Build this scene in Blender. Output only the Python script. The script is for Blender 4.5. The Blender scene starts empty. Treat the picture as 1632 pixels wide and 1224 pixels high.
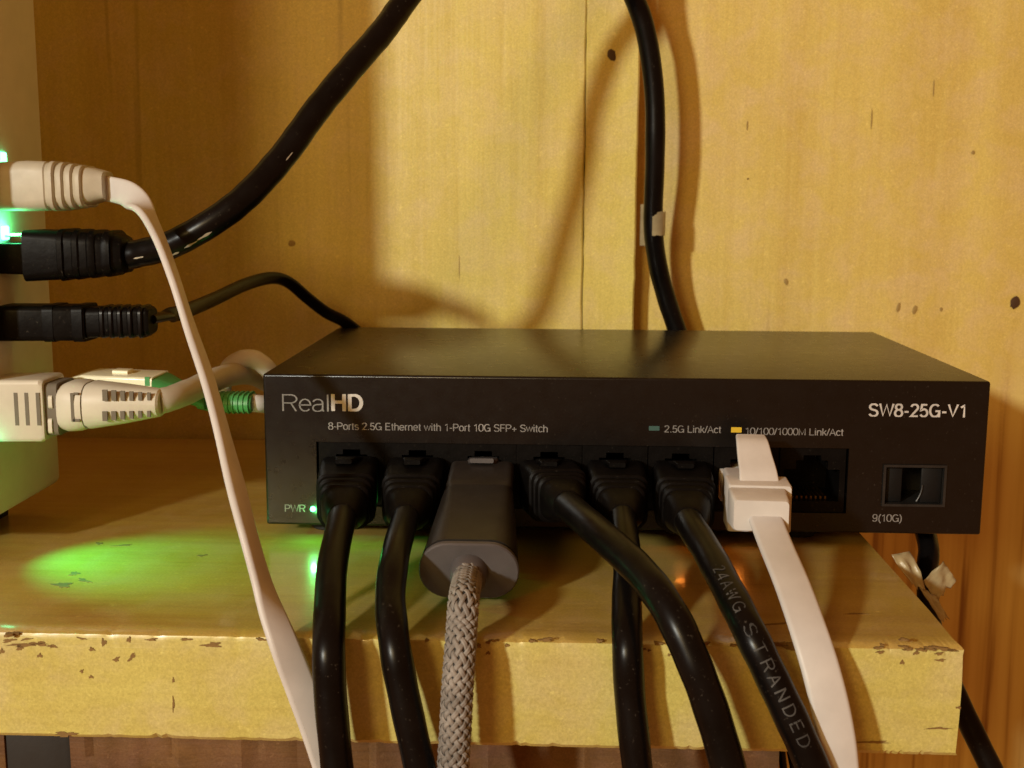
import bpy, bmesh, math, random
from mathutils import Vector, Matrix
random.seed(7)
S = 0.001                                   # every length below is in millimetres
scene = bpy.context.scene
COL = scene.collection

# ------------------------------------------------------------------ camera
CAM = Vector((62.25, -252.0, 71.61))
PITCH, YAW, ROLL, FPX = -0.1564, 0.0336, -0.0058, 1900.0
ROT = (Matrix.Rotation(YAW, 3, 'Z') @ Matrix.Rotation(PITCH, 3, 'X') @ Matrix.Rotation(ROLL, 3, 'Y'))
cd = bpy.data.cameras.new('camera')
cam = bpy.data.objects.new('camera', cd)
COL.objects.link(cam)
cd.sensor_fit = 'HORIZONTAL'; cd.sensor_width = 36.0
cd.lens = FPX / 1632.0 * 36.0
cd.clip_start = 0.005; cd.clip_end = 20
cd.dof.use_dof = True; cd.dof.focus_distance = 0.235; cd.dof.aperture_fstop = 48.0
cam.location = CAM * S
cam.rotation_euler = (ROT @ Matrix.Rotation(math.pi / 2, 3, 'X')).to_euler()
scene.camera = cam

# ------------------------------------------------------------------ light
world = bpy.data.worlds.new('World'); scene.world = world
world.use_nodes = True
world.node_tree.nodes['Background'].inputs['Color'].default_value = (1.0, 0.345, 0.085, 1)
world.node_tree.nodes['Background'].inputs['Strength'].default_value = 0.34

def point_light(name, loc, power, color, radius, parent=None):
    l = bpy.data.lights.new(name, 'POINT'); l.energy = power; l.color = color; l.shadow_soft_size = radius * S
    o = bpy.data.objects.new(name, l); COL.objects.link(o)
    o.location = Vector(loc) * S
    return o
point_light('room_bulb', (-502, -900, 345), 38.5, (1.0, 1.0, 0.90), 30)
point_light('second_room_bulb', (-275, -900, 345), 10.5, (1.0, 0.66, 0.22), 95)

scene.view_settings.view_transform = 'Standard'
scene.view_settings.look = 'None'
scene.view_settings.exposure = 0.0
scene.view_settings.gamma = 1.0
scene.render.filter_size = 2.5

# ------------------------------------------------------------------ helpers
def P(u, v, y):
    """point on the depth plane y (mm) seen at photograph pixel u, v"""
    d = ROT @ Vector(((u - 816) / FPX, 1.0, -(v - 612) / FPX))
    return CAM + d * ((y - CAM.y) / d.y)
def PZ(u, v, z):
    d = ROT @ Vector(((u - 816) / FPX, 1.0, -(v - 612) / FPX))
    return CAM + d * ((z - CAM.z) / d.z)

def PXP(u, v, x):
    d = ROT @ Vector(((u - 816) / FPX, 1.0, -(v - 612) / FPX))
    return CAM + d * ((x - CAM.x) / d.x)
def to_px(p):
    d = ROT.transposed() @ (Vector(p) - CAM)
    return 816 + FPX * d.x / d.y, 612 - FPX * d.z / d.y
def place(o, parent):
    COL.objects.link(o)
    if parent: o.parent = parent
    return o
def world_of(o):
    v = Vector((0, 0, 0))
    while o: v += o.location; o = o.parent
    return v
def tag(o, label=None, cat=None, group=None, kind=None):
    if label: o['label'] = label
    if cat: o['category'] = cat
    if group: o['group'] = group
    if kind: o['kind'] = kind
    return o
def thing(name, loc, label=None, cat=None, group=None, kind=None):
    o = bpy.data.objects.new(name, None); o.empty_display_size = 0.005
    o.location = Vector(loc) * S
    COL.objects.link(o)
    return tag(o, label, cat, group, kind)

class MB:
    def __init__(s): s.v = []; s.f = []
    def add(s, verts, faces):
        n = len(s.v); s.v += [Vector(p) for p in verts]; s.f += [tuple(i + n for i in f) for f in faces]; return s
    def quad(s, a, b, c, d): return s.add([a, b, c, d], [(0, 1, 2, 3)])
    def box(s, x0, x1, y0, y1, z0, z1, bev=0, seg=2, m=None):
        bm = bmesh.new()
        bmesh.ops.create_cube(bm, size=1)
        for p in bm.verts:
            p.co = Vector(((x0 + x1) / 2 + p.co.x * (x1 - x0), (y0 + y1) / 2 + p.co.y * (y1 - y0), (z0 + z1) / 2 + p.co.z * (z1 - z0)))
        if bev: bmesh.ops.bevel(bm, geom=list(bm.edges), offset=bev, segments=seg, profile=0.5, affect='EDGES')
        if m: bmesh.ops.transform(bm, matrix=m, verts=bm.verts)
        bm.verts.index_update()
        s.add([p.co.copy() for p in bm.verts], [[q.index for q in f.verts] for f in bm.faces]); bm.free(); return s
    def loft(s, rings, cap=True, closed=True):
        n = len(rings[0]); vs = [p for r in rings for p in r]; fs = []
        for i in range(len(rings) - 1):
            for j in range(n if closed else n - 1):
                k = (j + 1) % n
                fs.append((i * n + j, i * n + k, (i + 1) * n + k, (i + 1) * n + j))
        if cap: fs += [tuple(range(n - 1, -1, -1)), tuple((len(rings) - 1) * n + j for j in range(n))]
        return s.add(vs, fs)
    def build(s, name, mat, parent=None, smooth=True, angle=35):
        me = bpy.data.meshes.new(name)
        base = world_of(parent) if parent else Vector((0, 0, 0))
        o = bpy.data.objects.new(name, me)
        if parent is None or True:
            lo = Vector((min(p.x for p in s.v), min(p.y for p in s.v), min(p.z for p in s.v)))
            hi = Vector((max(p.x for p in s.v), max(p.y for p in s.v), max(p.z for p in s.v)))
            org = Vector(((lo.x + hi.x) / 2, (lo.y + hi.y) / 2, lo.z)) * S
        me.from_pydata([p * S - org for p in s.v], [], s.f); me.update()
        bm = bmesh.new(); bm.from_mesh(me)
        bmesh.ops.recalc_face_normals(bm, faces=bm.faces)
        if smooth:
            for f in bm.faces: f.smooth = True
            for e in bm.edges:
                if len(e.link_faces) == 2 and e.calc_face_angle(0) > math.radians(angle): e.smooth = False
        bm.to_mesh(me); bm.free()
        me.materials.append(mat)
        o.location = org - base
        return place(o, parent)

def catmull(pts, n=10):
    pts = [Vector(p) for p in pts]
    q = [pts[0] * 2 - pts[1]] + pts + [pts[-1] * 2 - pts[-2]]
    out = []
    for i in range(1, len(q) - 2):
        a, b, c, d = q[i - 1:i + 3]
        for k in range(n):
            t = k / n
            out.append(0.5 * ((2 * b) + (c - a) * t + (2 * a - 5 * b + 4 * c - d) * t * t + (3 * b - a - 3 * c + d) * t ** 3))
    out.append(q[-2]); return out
def frames(path, up0=None):
    """parallel transport frames (tangent, side, up)"""
    T = []
    for i in range(len(path)):
        a = path[max(i - 1, 0)]; b = path[min(i + 1, len(path) - 1)]
        T.append((b - a).normalized())
    up = Vector(up0) if up0 else (Vector((0, -1, 0.2)) if abs(T[0].y) < .8 else Vector((0, 0, 1)))
    out = []
    for t in T:
        up = (up - t * up.dot(t)).normalized()
        out.append((t, t.cross(up), up.copy()))
    return out
def circle_ring(c, s, u, r, n=20, r2=None):
    r2 = r2 or r
    return [c + s * (r * math.cos(2 * math.pi * k / n)) + u * (r2 * math.sin(2 * math.pi * k / n)) for k in range(n)]
def tube(mb, pts, r, n=20, samp=10, raw=False):
    path = pts if raw else catmull(pts, samp)
    fr = frames(path)
    m = len(path)
    rings = []
    for i, (p, (t, s_, u)) in enumerate(zip(path, fr)):
        rr = (r(i / (m - 1)) if callable(r) else r) * (1 + .012 * math.sin(i * .37 + p.x) + .008 * math.sin(i * .91 + p.z))
        rings.append(circle_ring(p, s_, u, rr, n))
    mb.loft(rings); return path, fr
def rrect(w, h, r, n=4):
    """rounded rectangle outline centred on 0, counter clockwise"""
    r = min(r, w / 2 - 1e-4, h / 2 - 1e-4); out = []
    for cx, cy, a0 in ((w / 2 - r, h / 2 - r, 0), (-w / 2 + r, h / 2 - r, 90), (-w / 2 + r, -h / 2 + r, 180), (w / 2 - r, -h / 2 + r, 270)):
        for k in range(n + 1):
            a = math.radians(a0 + 90 * k / n); out.append((cx + r * math.cos(a), cy + r * math.sin(a)))
    return out
def body(mb, stations, axis, side, up, org, n=4):
    """rounded-rectangle loft; a station is (t, width, height, radius, side shift, up shift)"""
    rings = []
    for st in stations:
        t, w, h, r = st[:4]; ds, du = (st[4], st[5]) if len(st) > 4 else (0, 0)
        c = org + axis * t + side * ds + up * du
        rings.append([c + side * a + up * b for a, b in rrect(w, h, r, n)])
    mb.loft(rings)
def ribbon(mb, pts, w, th, sides, samp=10, n=3):
    """flat cable; sides = direction of the width at each control point"""
    path = catmull(pts, samp); sd = catmull(sides, samp); fr = frames(path); rings = []
    for i, p in enumerate(path):
        t = fr[i][0]; s_ = sd[i]; s_ = (s_ - t * s_.dot(t)).normalized(); u = t.cross(s_)
        rings.append([p + s_ * a + u * b for a, b in rrect(w, th, th * .49, n)])
    mb.loft(rings); return path

# ------------------------------------------------------------------ materials
def new_mat(name):
    m = bpy.data.materials.new(name); m.use_nodes = True
    nt = m.node_tree; return m, nt, nt.nodes['Principled BSDF']
def nn(nt, t, **kw):
    n = nt.nodes.new(t)
    for k, v in kw.items(): setattr(n, k, v)
    return n
def noise(nt, vec, scale, detail=4, rough=.55, dist=0):
    n = nn(nt, 'ShaderNodeTexNoise'); n.inputs['Scale'].default_value = scale; n.inputs['Detail'].default_value = detail
    n.inputs['Roughness'].default_value = rough; n.inputs['Distortion'].default_value = dist
    nt.links.new(vec, n.inputs['Vector']); return n.outputs['Fac']
def mapping(nt, scale, rot=(0, 0, 0), loc=(0, 0, 0), src='Object'):
    tc = nn(nt, 'ShaderNodeTexCoord'); mp = nn(nt, 'ShaderNodeMapping')
    mp.inputs['Scale'].default_value = scale; mp.inputs['Rotation'].default_value = rot; mp.inputs['Location'].default_value = loc
    nt.links.new(tc.outputs[src], mp.inputs['Vector']); return mp.outputs['Vector']
def ramp(nt, fac, stops):
    r = nn(nt, 'ShaderNodeValToRGB'); e = r.color_ramp.elements
    while len(e) < len(stops): e.new(0.5)
    for el, (p, c) in zip(e, stops): el.position = p; el.color = (*c, 1) if len(c) == 3 else c
    nt.links.new(fac, r.inputs['Fac']); return r.outputs['Color']
def mix(nt, fac, a, b, mode='MIX'):
    m = nn(nt, 'ShaderNodeMix', data_type='RGBA', blend_type=mode)
    if isinstance(fac, (int, float)): m.inputs[0].default_value = fac
    else: nt.links.new(fac, m.inputs[0])
    for i, x in ((6, a), (7, b)):
        if isinstance(x, tuple): m.inputs[i].default_value = (*x, 1)
        else: nt.links.new(x, m.inputs[i])
    return m.outputs[2]
def bump(nt, bsdf, h, strength, dist=0.0005):
    b = nn(nt, 'ShaderNodeBump'); b.inputs['Strength'].default_value = strength; b.inputs['Distance'].default_value = dist
    nt.links.new(h, b.inputs['Height']); nt.links.new(b.outputs['Normal'], bsdf.inputs['Normal'])

def plain(name, col, rough=.5, var=.12, bscale=900, bstr=.12, spec=.5, metal=0, coat=0, dust=0):
    m, nt, b = new_mat(name)
    v = mapping(nt, (1, 1, 1))
    f = noise(nt, v, 160, 5, .6)
    lo = tuple(c * (1 - var) for c in col); hi = tuple(min(1, c * (1 + var)) for c in col)
    base = ramp(nt, f, [(.3, lo), (.7, hi)])
    if dust:
        d = ramp(nt, noise(nt, v, 1500, 2, .6), [(.66, (0, 0, 0)), (.78, (dust,) * 3)])
        d2 = ramp(nt, noise(nt, v, 55, 4, .7), [(.40, (.12, .12, .12)), (.75, (1, 1, 1))])
        base = mix(nt, mix(nt, 1.0, d, d2, 'MULTIPLY'), base, (.20, .17, .13))
    nt.links.new(base, b.inputs['Base Color'])
    rr = nn(nt, 'ShaderNodeMapRange'); rr.inputs[3].default_value = rough * .85; rr.inputs[4].default_value = min(1, rough * 1.2)
    nt.links.new(noise(nt, v, 400, 3), rr.inputs[0]); nt.links.new(rr.outputs[0], b.inputs['Roughness'])
    b.inputs['Specular IOR Level'].default_value = spec; b.inputs['Metallic'].default_value = metal
    b.inputs['Coat Weight'].default_value = coat
    bump(nt, b, noise(nt, v, bscale, 3), bstr, 0.0002)
    return m
def emit(name, col, strength):
    m, nt, b = new_mat(name)
    b.inputs['Base Color'].default_value = (*[min(1, c) for c in col], 1)
    b.inputs['Emission Color'].default_value = (*col, 1); b.inputs['Emission Strength'].default_value = strength
    return m
def wood(name, light, dark, axis, blot=.5, grain=.4, rough=.5, spec=.4, coat=0, coat_rough=.15, fleck=.5, seed=0, gscale=1.0, bstr=.3, low_rings=None):
    """planed and varnished softwood; axis = grain direction"""
    m, nt, b = new_mat(name)
    sc = {'X': (12, 420, 420), 'Z': (420, 420, 12)}[axis]
    sc = tuple(c * gscale for c in sc)
    vg = mapping(nt, sc, loc=(seed, seed * .7, seed * 1.3))
    vs = mapping(nt, (1, 1, 1), loc=(seed * .13, 0, seed * .21))
    vm = mapping(nt, tuple(c * .16 for c in sc), loc=(seed * 2, 0, seed))
    g = noise(nt, vg, 1.0, 5, .62)
    g2 = noise(nt, vm, 1.0, 4, .55, .6)
    bl = noise(nt, vs, 38, 5, .6)
    fl = noise(nt, vs, 700, 3, .7)
    c = ramp(nt, bl, [(.30, tuple(l * (1 - blot) + d * blot for l, d in zip(light, dark))), (.68, light)])
    gc = ramp(nt, g, [(.32, dark), (.62, light)])
    c = mix(nt, grain * .55, c, gc)
    g2c = ramp(nt, g2, [(.34, dark), (.58, light)])
    c = mix(nt, grain * .6, c, g2c)
    pk = tuple(min(1, k_) for k_ in (light[0] * 1.0, light[1] * .93, light[2] * 2.0))
    mt = noise(nt, mapping(nt, (1, 1, 1), loc=(seed * .4, seed, 2)), 95, 4, .6, .4)
    c = mix(nt, ramp(nt, mt, [(.42, (0, 0, 0)), (.70, (.42, .42, .42))]), c, pk)
    lt = tuple(min(1, l * 1.25 + .03) for l in light)
    c = mix(nt, ramp(nt, fl, [(.60, (0, 0, 0)), (.76, (fleck,) * 3)]), c, lt)
    dk = noise(nt, mapping(nt, tuple(s_ * .5 for s_ in sc), loc=(seed + 5, 1, seed)), 1.0, 2)
    c = mix(nt, ramp(nt, dk, [(.70, (0, 0, 0)), (.80, (grain, grain, grain))]), c, tuple(d * .55 for d in dark))
    fine = noise(nt, vs, 2300, 2, .8)
    c = mix(nt, 1.0, c, ramp(nt, fine, [(.25, (.80, .80, .78)), (.75, (1.16, 1.16, 1.20))]), 'MULTIPLY')
    if low_rings:
        # lower part blends into strong red-brown year rings
        z0, z1 = low_rings
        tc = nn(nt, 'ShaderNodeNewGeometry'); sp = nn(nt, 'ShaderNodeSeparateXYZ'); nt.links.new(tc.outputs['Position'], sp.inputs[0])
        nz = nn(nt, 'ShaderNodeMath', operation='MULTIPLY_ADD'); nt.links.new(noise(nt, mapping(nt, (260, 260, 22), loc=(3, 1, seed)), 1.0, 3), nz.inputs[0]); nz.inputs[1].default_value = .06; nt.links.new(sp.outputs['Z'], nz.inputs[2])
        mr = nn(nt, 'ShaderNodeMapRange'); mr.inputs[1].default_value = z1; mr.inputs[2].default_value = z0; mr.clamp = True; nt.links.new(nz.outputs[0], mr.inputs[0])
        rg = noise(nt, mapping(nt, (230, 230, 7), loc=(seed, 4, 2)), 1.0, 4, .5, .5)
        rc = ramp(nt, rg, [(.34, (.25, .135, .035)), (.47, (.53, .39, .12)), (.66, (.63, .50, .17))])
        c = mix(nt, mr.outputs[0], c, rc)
    nt.links.new(c, b.inputs['Base Color'])
    b.inputs['Roughness'].default_value = rough; b.inputs['Specular IOR Level'].default_value = spec
    b.inputs['Coat Weight'].default_value = coat; b.inputs['Coat Roughness'].default_value = coat_rough
    hm = nn(nt, 'ShaderNodeMath', operation='ADD'); nt.links.new(g, hm.inputs[0]); nt.links.new(g2, hm.inputs[1])
    bump(nt, b, hm.outputs[0], bstr, 0.0004)
    return m

M = {}
M['plank_a'] = wood('varnished_plank', (.66, .55, .14), (.44, .30, .05), 'Z', .30, .42, .42, .4, seed=1.7)
M['plank_b'] = wood('varnished_narrow_plank', (.68, .57, .15), (.46, .32, .055), 'Z', .28, .38, .42, .4, seed=4.1)
M['plank_c'] = wood('varnished_right_plank', (.67, .535, .15), (.46, .29, .055), 'Z', .32, .42, .45, .4, seed=8.3, low_rings=(.030, .052))
M['shelf'] = wood('shelf_board_wood', (.54, .485, .135), (.32, .22, .05), 'X', .45, .32, .33, .5, coat=.5, coat_rough=.16, seed=3.3, bstr=.22)
M['shelf_top'] = wood('worn_varnished_shelf_top', (.56, .41, .085), (.25, .115, .02), 'X', .5, .42, .30, .5, coat=.9, coat_rough=.12, seed=3.3, bstr=.18)
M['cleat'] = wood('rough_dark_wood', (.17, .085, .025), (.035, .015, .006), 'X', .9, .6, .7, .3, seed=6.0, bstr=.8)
M['bare'] = plain('bare_wood_fibre', (.70, .55, .25), .7, .2)
M['knot'] = plain('knot_wood', (.06, .025, .006), .6, .4)
M['chip'] = plain('chipped_edge_dirt', (.20, .115, .03), .8, .5)
M['black_metal'] = plain('black_powder_coat', (.0030, .0026, .0025), .28, .25, 1600, .08, .42, dust=.30)
M['black_plastic'] = plain('black_moulded_plastic', (.0034, .0027, .0024), .42, .4, 700, .25, .08, dust=.3)
M['black_pvc'] = plain('black_cable_sheath', (.0034, .0027, .0025), .30, .4, 260, .14, .16, dust=.35)
M['dark_hole'] = plain('port_cavity_plastic', (.006, .006, .006), .5)
M['sfp_metal'] = plain('dark_cage_metal', (.030, .028, .026), .4, .3, metal=.5)
M['sfp_flap'] = plain('cage_inner_metal', (.005, .0047, .0045), .55, .3, spec=.2)
M['gold'] = plain('contact_gold', (.14, .09, .03), .45, metal=1)
M['steel'] = plain('shield_steel', (.35, .33, .30), .35, metal=1)
M['print_white'] = plain('white_silkscreen', (.50, .48, .45), .6, .25, 1200)
M['print_grey'] = plain('thin_white_silkscreen', (.21, .20, .19), .6, .45, 1200)
M['print_teal'] = plain('teal_silkscreen', (.03, .085, .075), .6)
M['print_yellow'] = plain('yellow_silkscreen', (.62, .42, .02), .6)
M['cable_print'] = plain('worn_sheath_print', (.038, .037, .035), .7, 1.0, 900)
M['white_pvc'] = plain('white_flat_sheath', (.53, .51, .49), .5, .06, 300, .10)
M['white_plug'] = plain('white_moulded_plug', (.55, .52, .49), .45, .06, 500, .15)
M['dull_plug'] = plain('dulled_white_plug', (.42, .385, .30), .5, .12, 500, .15)
M['scuff'] = plain('pale_scuff', (.42, .38, .30), .7, .3)
M['grey_plug'] = plain('grey_moulded_plug', (.55, .52, .43), .5, .06, 500, .15)
M['slot'] = plain('slot_shade_plastic', (.13, .11, .08), .7)
M['grey_pvc'] = plain('grey_cable_sheath', (.42, .38, .30), .5, .08, 300, .1)
M['green_boot'] = plain('green_moulded_boot', (.05, .26, .07), .45, .15, 400, .15)
M['clear_plug'] = plain('pale_translucent_plug', (.80, .76, .56), .25, .06, 300, .1)
M['router'] = plain('ivory_router_plastic', (.58, .58, .46), .45, .05, 900, .12)
M['adapter_grey'] = plain('dark_grey_metal_shell', (.017, .014, .012), .40, .25, 900, .1, .4)
M['endface'] = plain('grey_end_cap_plastic', (.068, .060, .060), .5, .15, 900, .12)
M['braid'] = plain('woven_grey_nylon', (.21, .19, .17), .65, .45, 2500, .5)
M['braid_core'] = plain('dark_cable_core', (.02, .017, .015), .8)
M['tape'] = plain('yellowed_sticky_tape', (.38, .32, .18), .32, .25, 400, .3)
_b = M['tape'].node_tree.nodes['Principled BSDF']; _b.inputs['Alpha'].default_value = .72
M['rubber'] = plain('foot_rubber', (.012, .012, .012), .8)
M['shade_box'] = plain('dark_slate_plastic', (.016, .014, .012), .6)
M['tick'] = plain('wall_tick_mark', (.33, .22, .06), .6, .4)
M['led_green'] = emit('green_light_lens', (.10, 1.0, .42), 9.0)
M['led_pwr'] = emit('power_light_lens', (.07, 1.0, .38), 16.0)
M['led_port_green'] = emit('port_green_lens', (.08, 1.0, .10), 70.0)
M['led_amber'] = emit('port_amber_lens', (1.0, .26, .03), 40.0)

# ------------------------------------------------------------------ setting: wall of planks
WY, WY2 = 108.0, 117.0                       # fronts of the proud boards and of the set-back board
wall = thing('wall', (60, 120, -160), kind='structure')
def plank(x0, x1, yf, mat, top=320, bot=-160, edge=.5, seedn=0):
    mb = MB(); rnd = random.Random(seedn); n = 120; rings = []
    for i in range(n + 1):
        z = bot + (top - bot) * i / n
        a = x0 + rnd.uniform(-.12, .12); b = x1 + rnd.uniform(-.14, .14)
        yy = yf + rnd.uniform(-.04, .04)
        rings.append([Vector((a, yf + 16, z)), Vector((a, yf + edge, z)), Vector((a + edge, yy, z)), Vector((b - edge, yy, z)), Vector((b, yf + edge, z)), Vector((b, yf + 16, z))])
    mb.loft(rings); return mb.build('plank', mat, wall, angle=25)
xs = P(932, 250, WY).x; xe = P(1015, 300, WY).x
PA = plank(-260, xs - .11, WY, M['plank_a'], seedn=1)
PB = plank(xs + .11, xe, WY - .25, M['plank_b'], seedn=2)
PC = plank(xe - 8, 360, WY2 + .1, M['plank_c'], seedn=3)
PC.location.y += 0.0
# backing board that closes the wall behind the joints
MB().box(-262, 362, 131, 137, -162, 322).build('backing_board', M['cleat'], wall, smooth=False)
def spot(u, v, w, h, plankobj, y, tilt=0, name='knot', mat='knot', th=.12):
    c = P(u, v, y); k = 1900 / (y - CAM.y)
    mb = MB(); n = 14; rnd = random.Random(int(u + v))
    out = []; 
    for j in range(n):
        a = 2 * math.pi * j / n; r = 1 + rnd.uniform(-.12, .12)
        px, pz = w / 2 / k * r * math.cos(a), h / 2 / k * r * math.sin(a)
        out.append((px * math.cos(tilt) - pz * math.sin(tilt), px * math.sin(tilt) + pz * math.cos(tilt)))
    mb.loft([[c + Vector((a, .3, b)) for a, b in out], [c + Vector((a, -th * .4, b)) for a, b in out], [c + Vector((a * .7, -th, b * .7)) for a, b in out]])
    return mb.build(name, M[mat], plankobj)
spot(975, 88, 13, 18, PB, WY - .25, .3)
spot(1618, 482, 15, 21, PC, WY2, -.35)
spot(1253, 449, 7, 11, PC, WY2, .3, mat='tick'); spot(1432, 490, 6, 16, PC, WY2, -.2, mat='tick'); spot(1458, 494, 7, 16, PC, WY2, -.25, mat='tick')
spot(1500, 493, 5, 7, PC, WY2, mat='tick'); spot(1551, 243, 6, 6, PC, WY2, mat='tick'); spot(1192, 285, 3, 3, PC, WY2, mat='chip')
spot(1191, 200, 2.6, 16, PC, WY2, mat='tick'); spot(1389, 190, 2.2, 30, PC, WY2, mat='tick'); spot(1488, 140, 2, 26, PC, WY2, mat='tick')
spot(465, 388, 12, 10, PA, WY, mat='tick')
spot(732, 425, 1.6, 40, PA, WY, mat='tick')

# ------------------------------------------------------------------ shelf board
ZS, YF, XR, TH = -3.0, -59.0, 131.6, 19.2
def shelf_board():
    rnd = random.Random(11); mb = MB(); nx = 420; rings = []
    x0, x1 = -240.0, XR
    ph = [rnd.uniform(0, 6.28) for _ in range(8)]
    def wob(x, k): return sum(math.sin(x * f + ph[(i + k) % 8]) / (i + 1) for i, f in enumerate((.21, .53, 1.31, 2.9, 5.3)))
    for i in range(nx + 1):
        x = x0 + (x1 - x0) * (1 - (1 - i / nx) ** 1.35)
        e = wob(x, 0) * .10 + (rnd.random() ** 6) * .7          # bruises on the top front edge
        lowe = wob(x, 3) * .10 + (rnd.random() ** 5) * .5
        r = .7 + max(0, e)
        prof = [(105.0, ZS), (40.0, ZS), (0.0, ZS), (-40, ZS), (YF + 5, ZS + wob(x, 1) * .03), (YF + r + .4, ZS - max(0, e) * .25), (YF + r * .35, ZS - r * .35), (YF, ZS - r - .3), (YF - .02 + wob(x, 2) * .03, ZS - 6), (YF + wob(x, 5) * .03, ZS - 12),
                (YF, ZS - TH + .7 + max(0, lowe)), (YF + .6 + max(0, lowe), ZS - TH), (-20, ZS - TH), (105.0, ZS - TH)]
        rings.append([Vector((x, a, b)) for a, b in prof])
    # saw-torn right end
    n = len(rings[-1]); last = []
    for j, p in enumerate(rings[-1]):
        last.append(Vector((p.x + rnd.uniform(.0, .5), p.y, p.z)))
    rings[-1] = last
    mb.loft(rings)
    o = mb.build('shelf', M['shelf'], None, angle=30)
    o.data.materials.append(M['shelf_top'])
    for p in o.data.polygons:
        if p.normal.z > .8: p.material_index = 1
    return o
shelf = shelf_board()
tag(shelf, 'thick varnished pine shelf board with a chipped front edge, carrying the black box', 'shelf')
def edge_chip(u, v, w, h, tilt=0, mat='chip', top=False):
    """dark dent pressed into the shelf"""
    rnd = random.Random(int(u * 3 + v)); n = 22
    mb = MB(); pts = []; p1_, p2_, p3_ = [rnd.uniform(0, 6.28) for _ in range(3)]
    for j in range(n):
        a = 2 * math.pi * j / n; r = .82 + .22 * math.sin(3 * a + p1_) + .16 * math.sin(5 * a + p2_) + .14 * math.sin(8 * a + p3_) + rnd.uniform(-.1, .1)
        pu, pv = w / 2 * r * math.cos(a), h / 2 * r * math.sin(a)
        pts.append((u + pu * math.cos(tilt) - pv * math.sin(tilt), v + pu * math.sin(tilt) + pv * math.cos(tilt)))
    if top:
        a = [PZ(x, y, ZS + .05) for x, y in pts]; off = Vector((0, 0, -.4))
    else:
        a = [P(x, y, YF - .1) for x, y in pts]; off = Vector((0, .5, 0))
    mb.loft([[p + off for p in a], a]); return mb.build('dent', M[mat], shelf)
for c in [(40, 1028, 60, 7, -.04), (14, 1021, 24, 6, -.2), (62, 1026, 34, 8, .05), (31, 1032, 12, 12), (146, 1035, 11, 7), (165, 1024, 10, 12), (185, 1051, 12, 8, -.4), (210, 1047, 20, 7, -.9), (205, 1020, 8, 9),
          (63, 1045, 10, 7), (130, 1070, 6, 7), (145, 1079, 9, 5), (338, 1028, 34, 9, -.05), (3, 1038, 9, 9), (276, 1084, 4, 9), (276, 1122, 4, 26), (105, 1170, 40, 9, 0), (440, 1024, 5, 5), (680, 1021, 7, 6), (763, 1030, 9, 7), (778, 1041, 9, 6), (808, 1029, 8, 5),
          (870, 1020, 22, 6, -.1), (848, 1022, 14, 5), (955, 1022, 12, 6), (1438, 1056, 9, 7), (1262, 1032, 22, 12, .5), (1245, 1027, 34, 7), (1500, 1034, 36, 6, .2), (1528, 1128, 10, 5), (1495, 1161, 44, 4), (1395, 1183, 50, 5), (1440, 1020, 18, 5)]:
    edge_chip(*c)
rnd_e = random.Random(77)
for k in range(46):
    u_ = rnd_e.choice((rnd_e.uniform(690, 1330), rnd_e.uniform(690, 1330), rnd_e.uniform(5, 480), rnd_e.uniform(1380, 1520)))
    ve = 1017 + (u_ - 300) * .0105 + max(0, u_ - 1400) * .05
    edge_chip(u_, ve + rnd_e.uniform(-1, 4) + (rnd_e.random() ** 4) * 18, rnd_e.uniform(5, 22), rnd_e.uniform(2.5, 6), rnd_e.uniform(-.2, .2))
for c in [(118, 914, 19, 7, -.15), (134, 925, 24, 6, .25), (100, 932, 34, 10, 0), (195, 869, 34, 3, -.08), (158, 866, 14, 4, 0), (322, 885, 20, 3, -.1), (1365, 978, 42, 3, 0), (1235, 994, 70, 3, -.06), (18, 1009, 26, 5, -.2)]:
    edge_chip(*c, top=True)

# rough timber bearer under the shelf
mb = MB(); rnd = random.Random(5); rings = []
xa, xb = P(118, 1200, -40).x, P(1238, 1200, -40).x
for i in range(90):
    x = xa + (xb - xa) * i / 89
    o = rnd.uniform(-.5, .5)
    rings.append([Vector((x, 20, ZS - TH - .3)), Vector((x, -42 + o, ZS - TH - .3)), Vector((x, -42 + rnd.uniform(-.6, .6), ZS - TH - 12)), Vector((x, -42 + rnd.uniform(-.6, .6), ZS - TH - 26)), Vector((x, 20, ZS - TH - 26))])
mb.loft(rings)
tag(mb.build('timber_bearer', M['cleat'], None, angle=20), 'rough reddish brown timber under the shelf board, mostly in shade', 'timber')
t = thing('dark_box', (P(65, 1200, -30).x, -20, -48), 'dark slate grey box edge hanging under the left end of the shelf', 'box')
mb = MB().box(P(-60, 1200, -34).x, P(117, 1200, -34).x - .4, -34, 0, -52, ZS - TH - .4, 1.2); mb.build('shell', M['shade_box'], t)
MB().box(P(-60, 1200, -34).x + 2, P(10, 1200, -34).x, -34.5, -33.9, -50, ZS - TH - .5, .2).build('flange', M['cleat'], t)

# ------------------------------------------------------------------ network switch
W, D, H = 155.0, 93.35, 33.5
sw = thing('network_switch', (W / 2, D / 2, ZS), 'flat black metal box with white lettering and a row of cable sockets, on the shelf', 'network switch')
case = MB()
bm = bmesh.new(); bmesh.ops.create_cube(bm, size=1)
for p in bm.verts: p.co = Vector((W / 2 + p.co.x * W, D / 2 + p.co.y * D, H / 2 + p.co.z * H))
bmesh.ops.bevel(bm, geom=list(bm.edges), offset=.55, segments=3, profile=.5, affect='EDGES')
bmesh.ops.delete(bm, geom=[f for f in bm.faces if f.normal.y < -.99 or (f.calc_center_median().y < .01)], context='FACES')
bm.verts.index_update()
case.add([p.co.copy() for p in bm.verts], [[q.index for q in f.verts] for f in bm.faces]); bm.free()
case.build('case', M['black_metal'], sw, angle=50)
PX = [P(560 + 105 * i, 740, 0).x for i in range(8)]
ZP0, ZP1 = 5.3, 18.2
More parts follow.
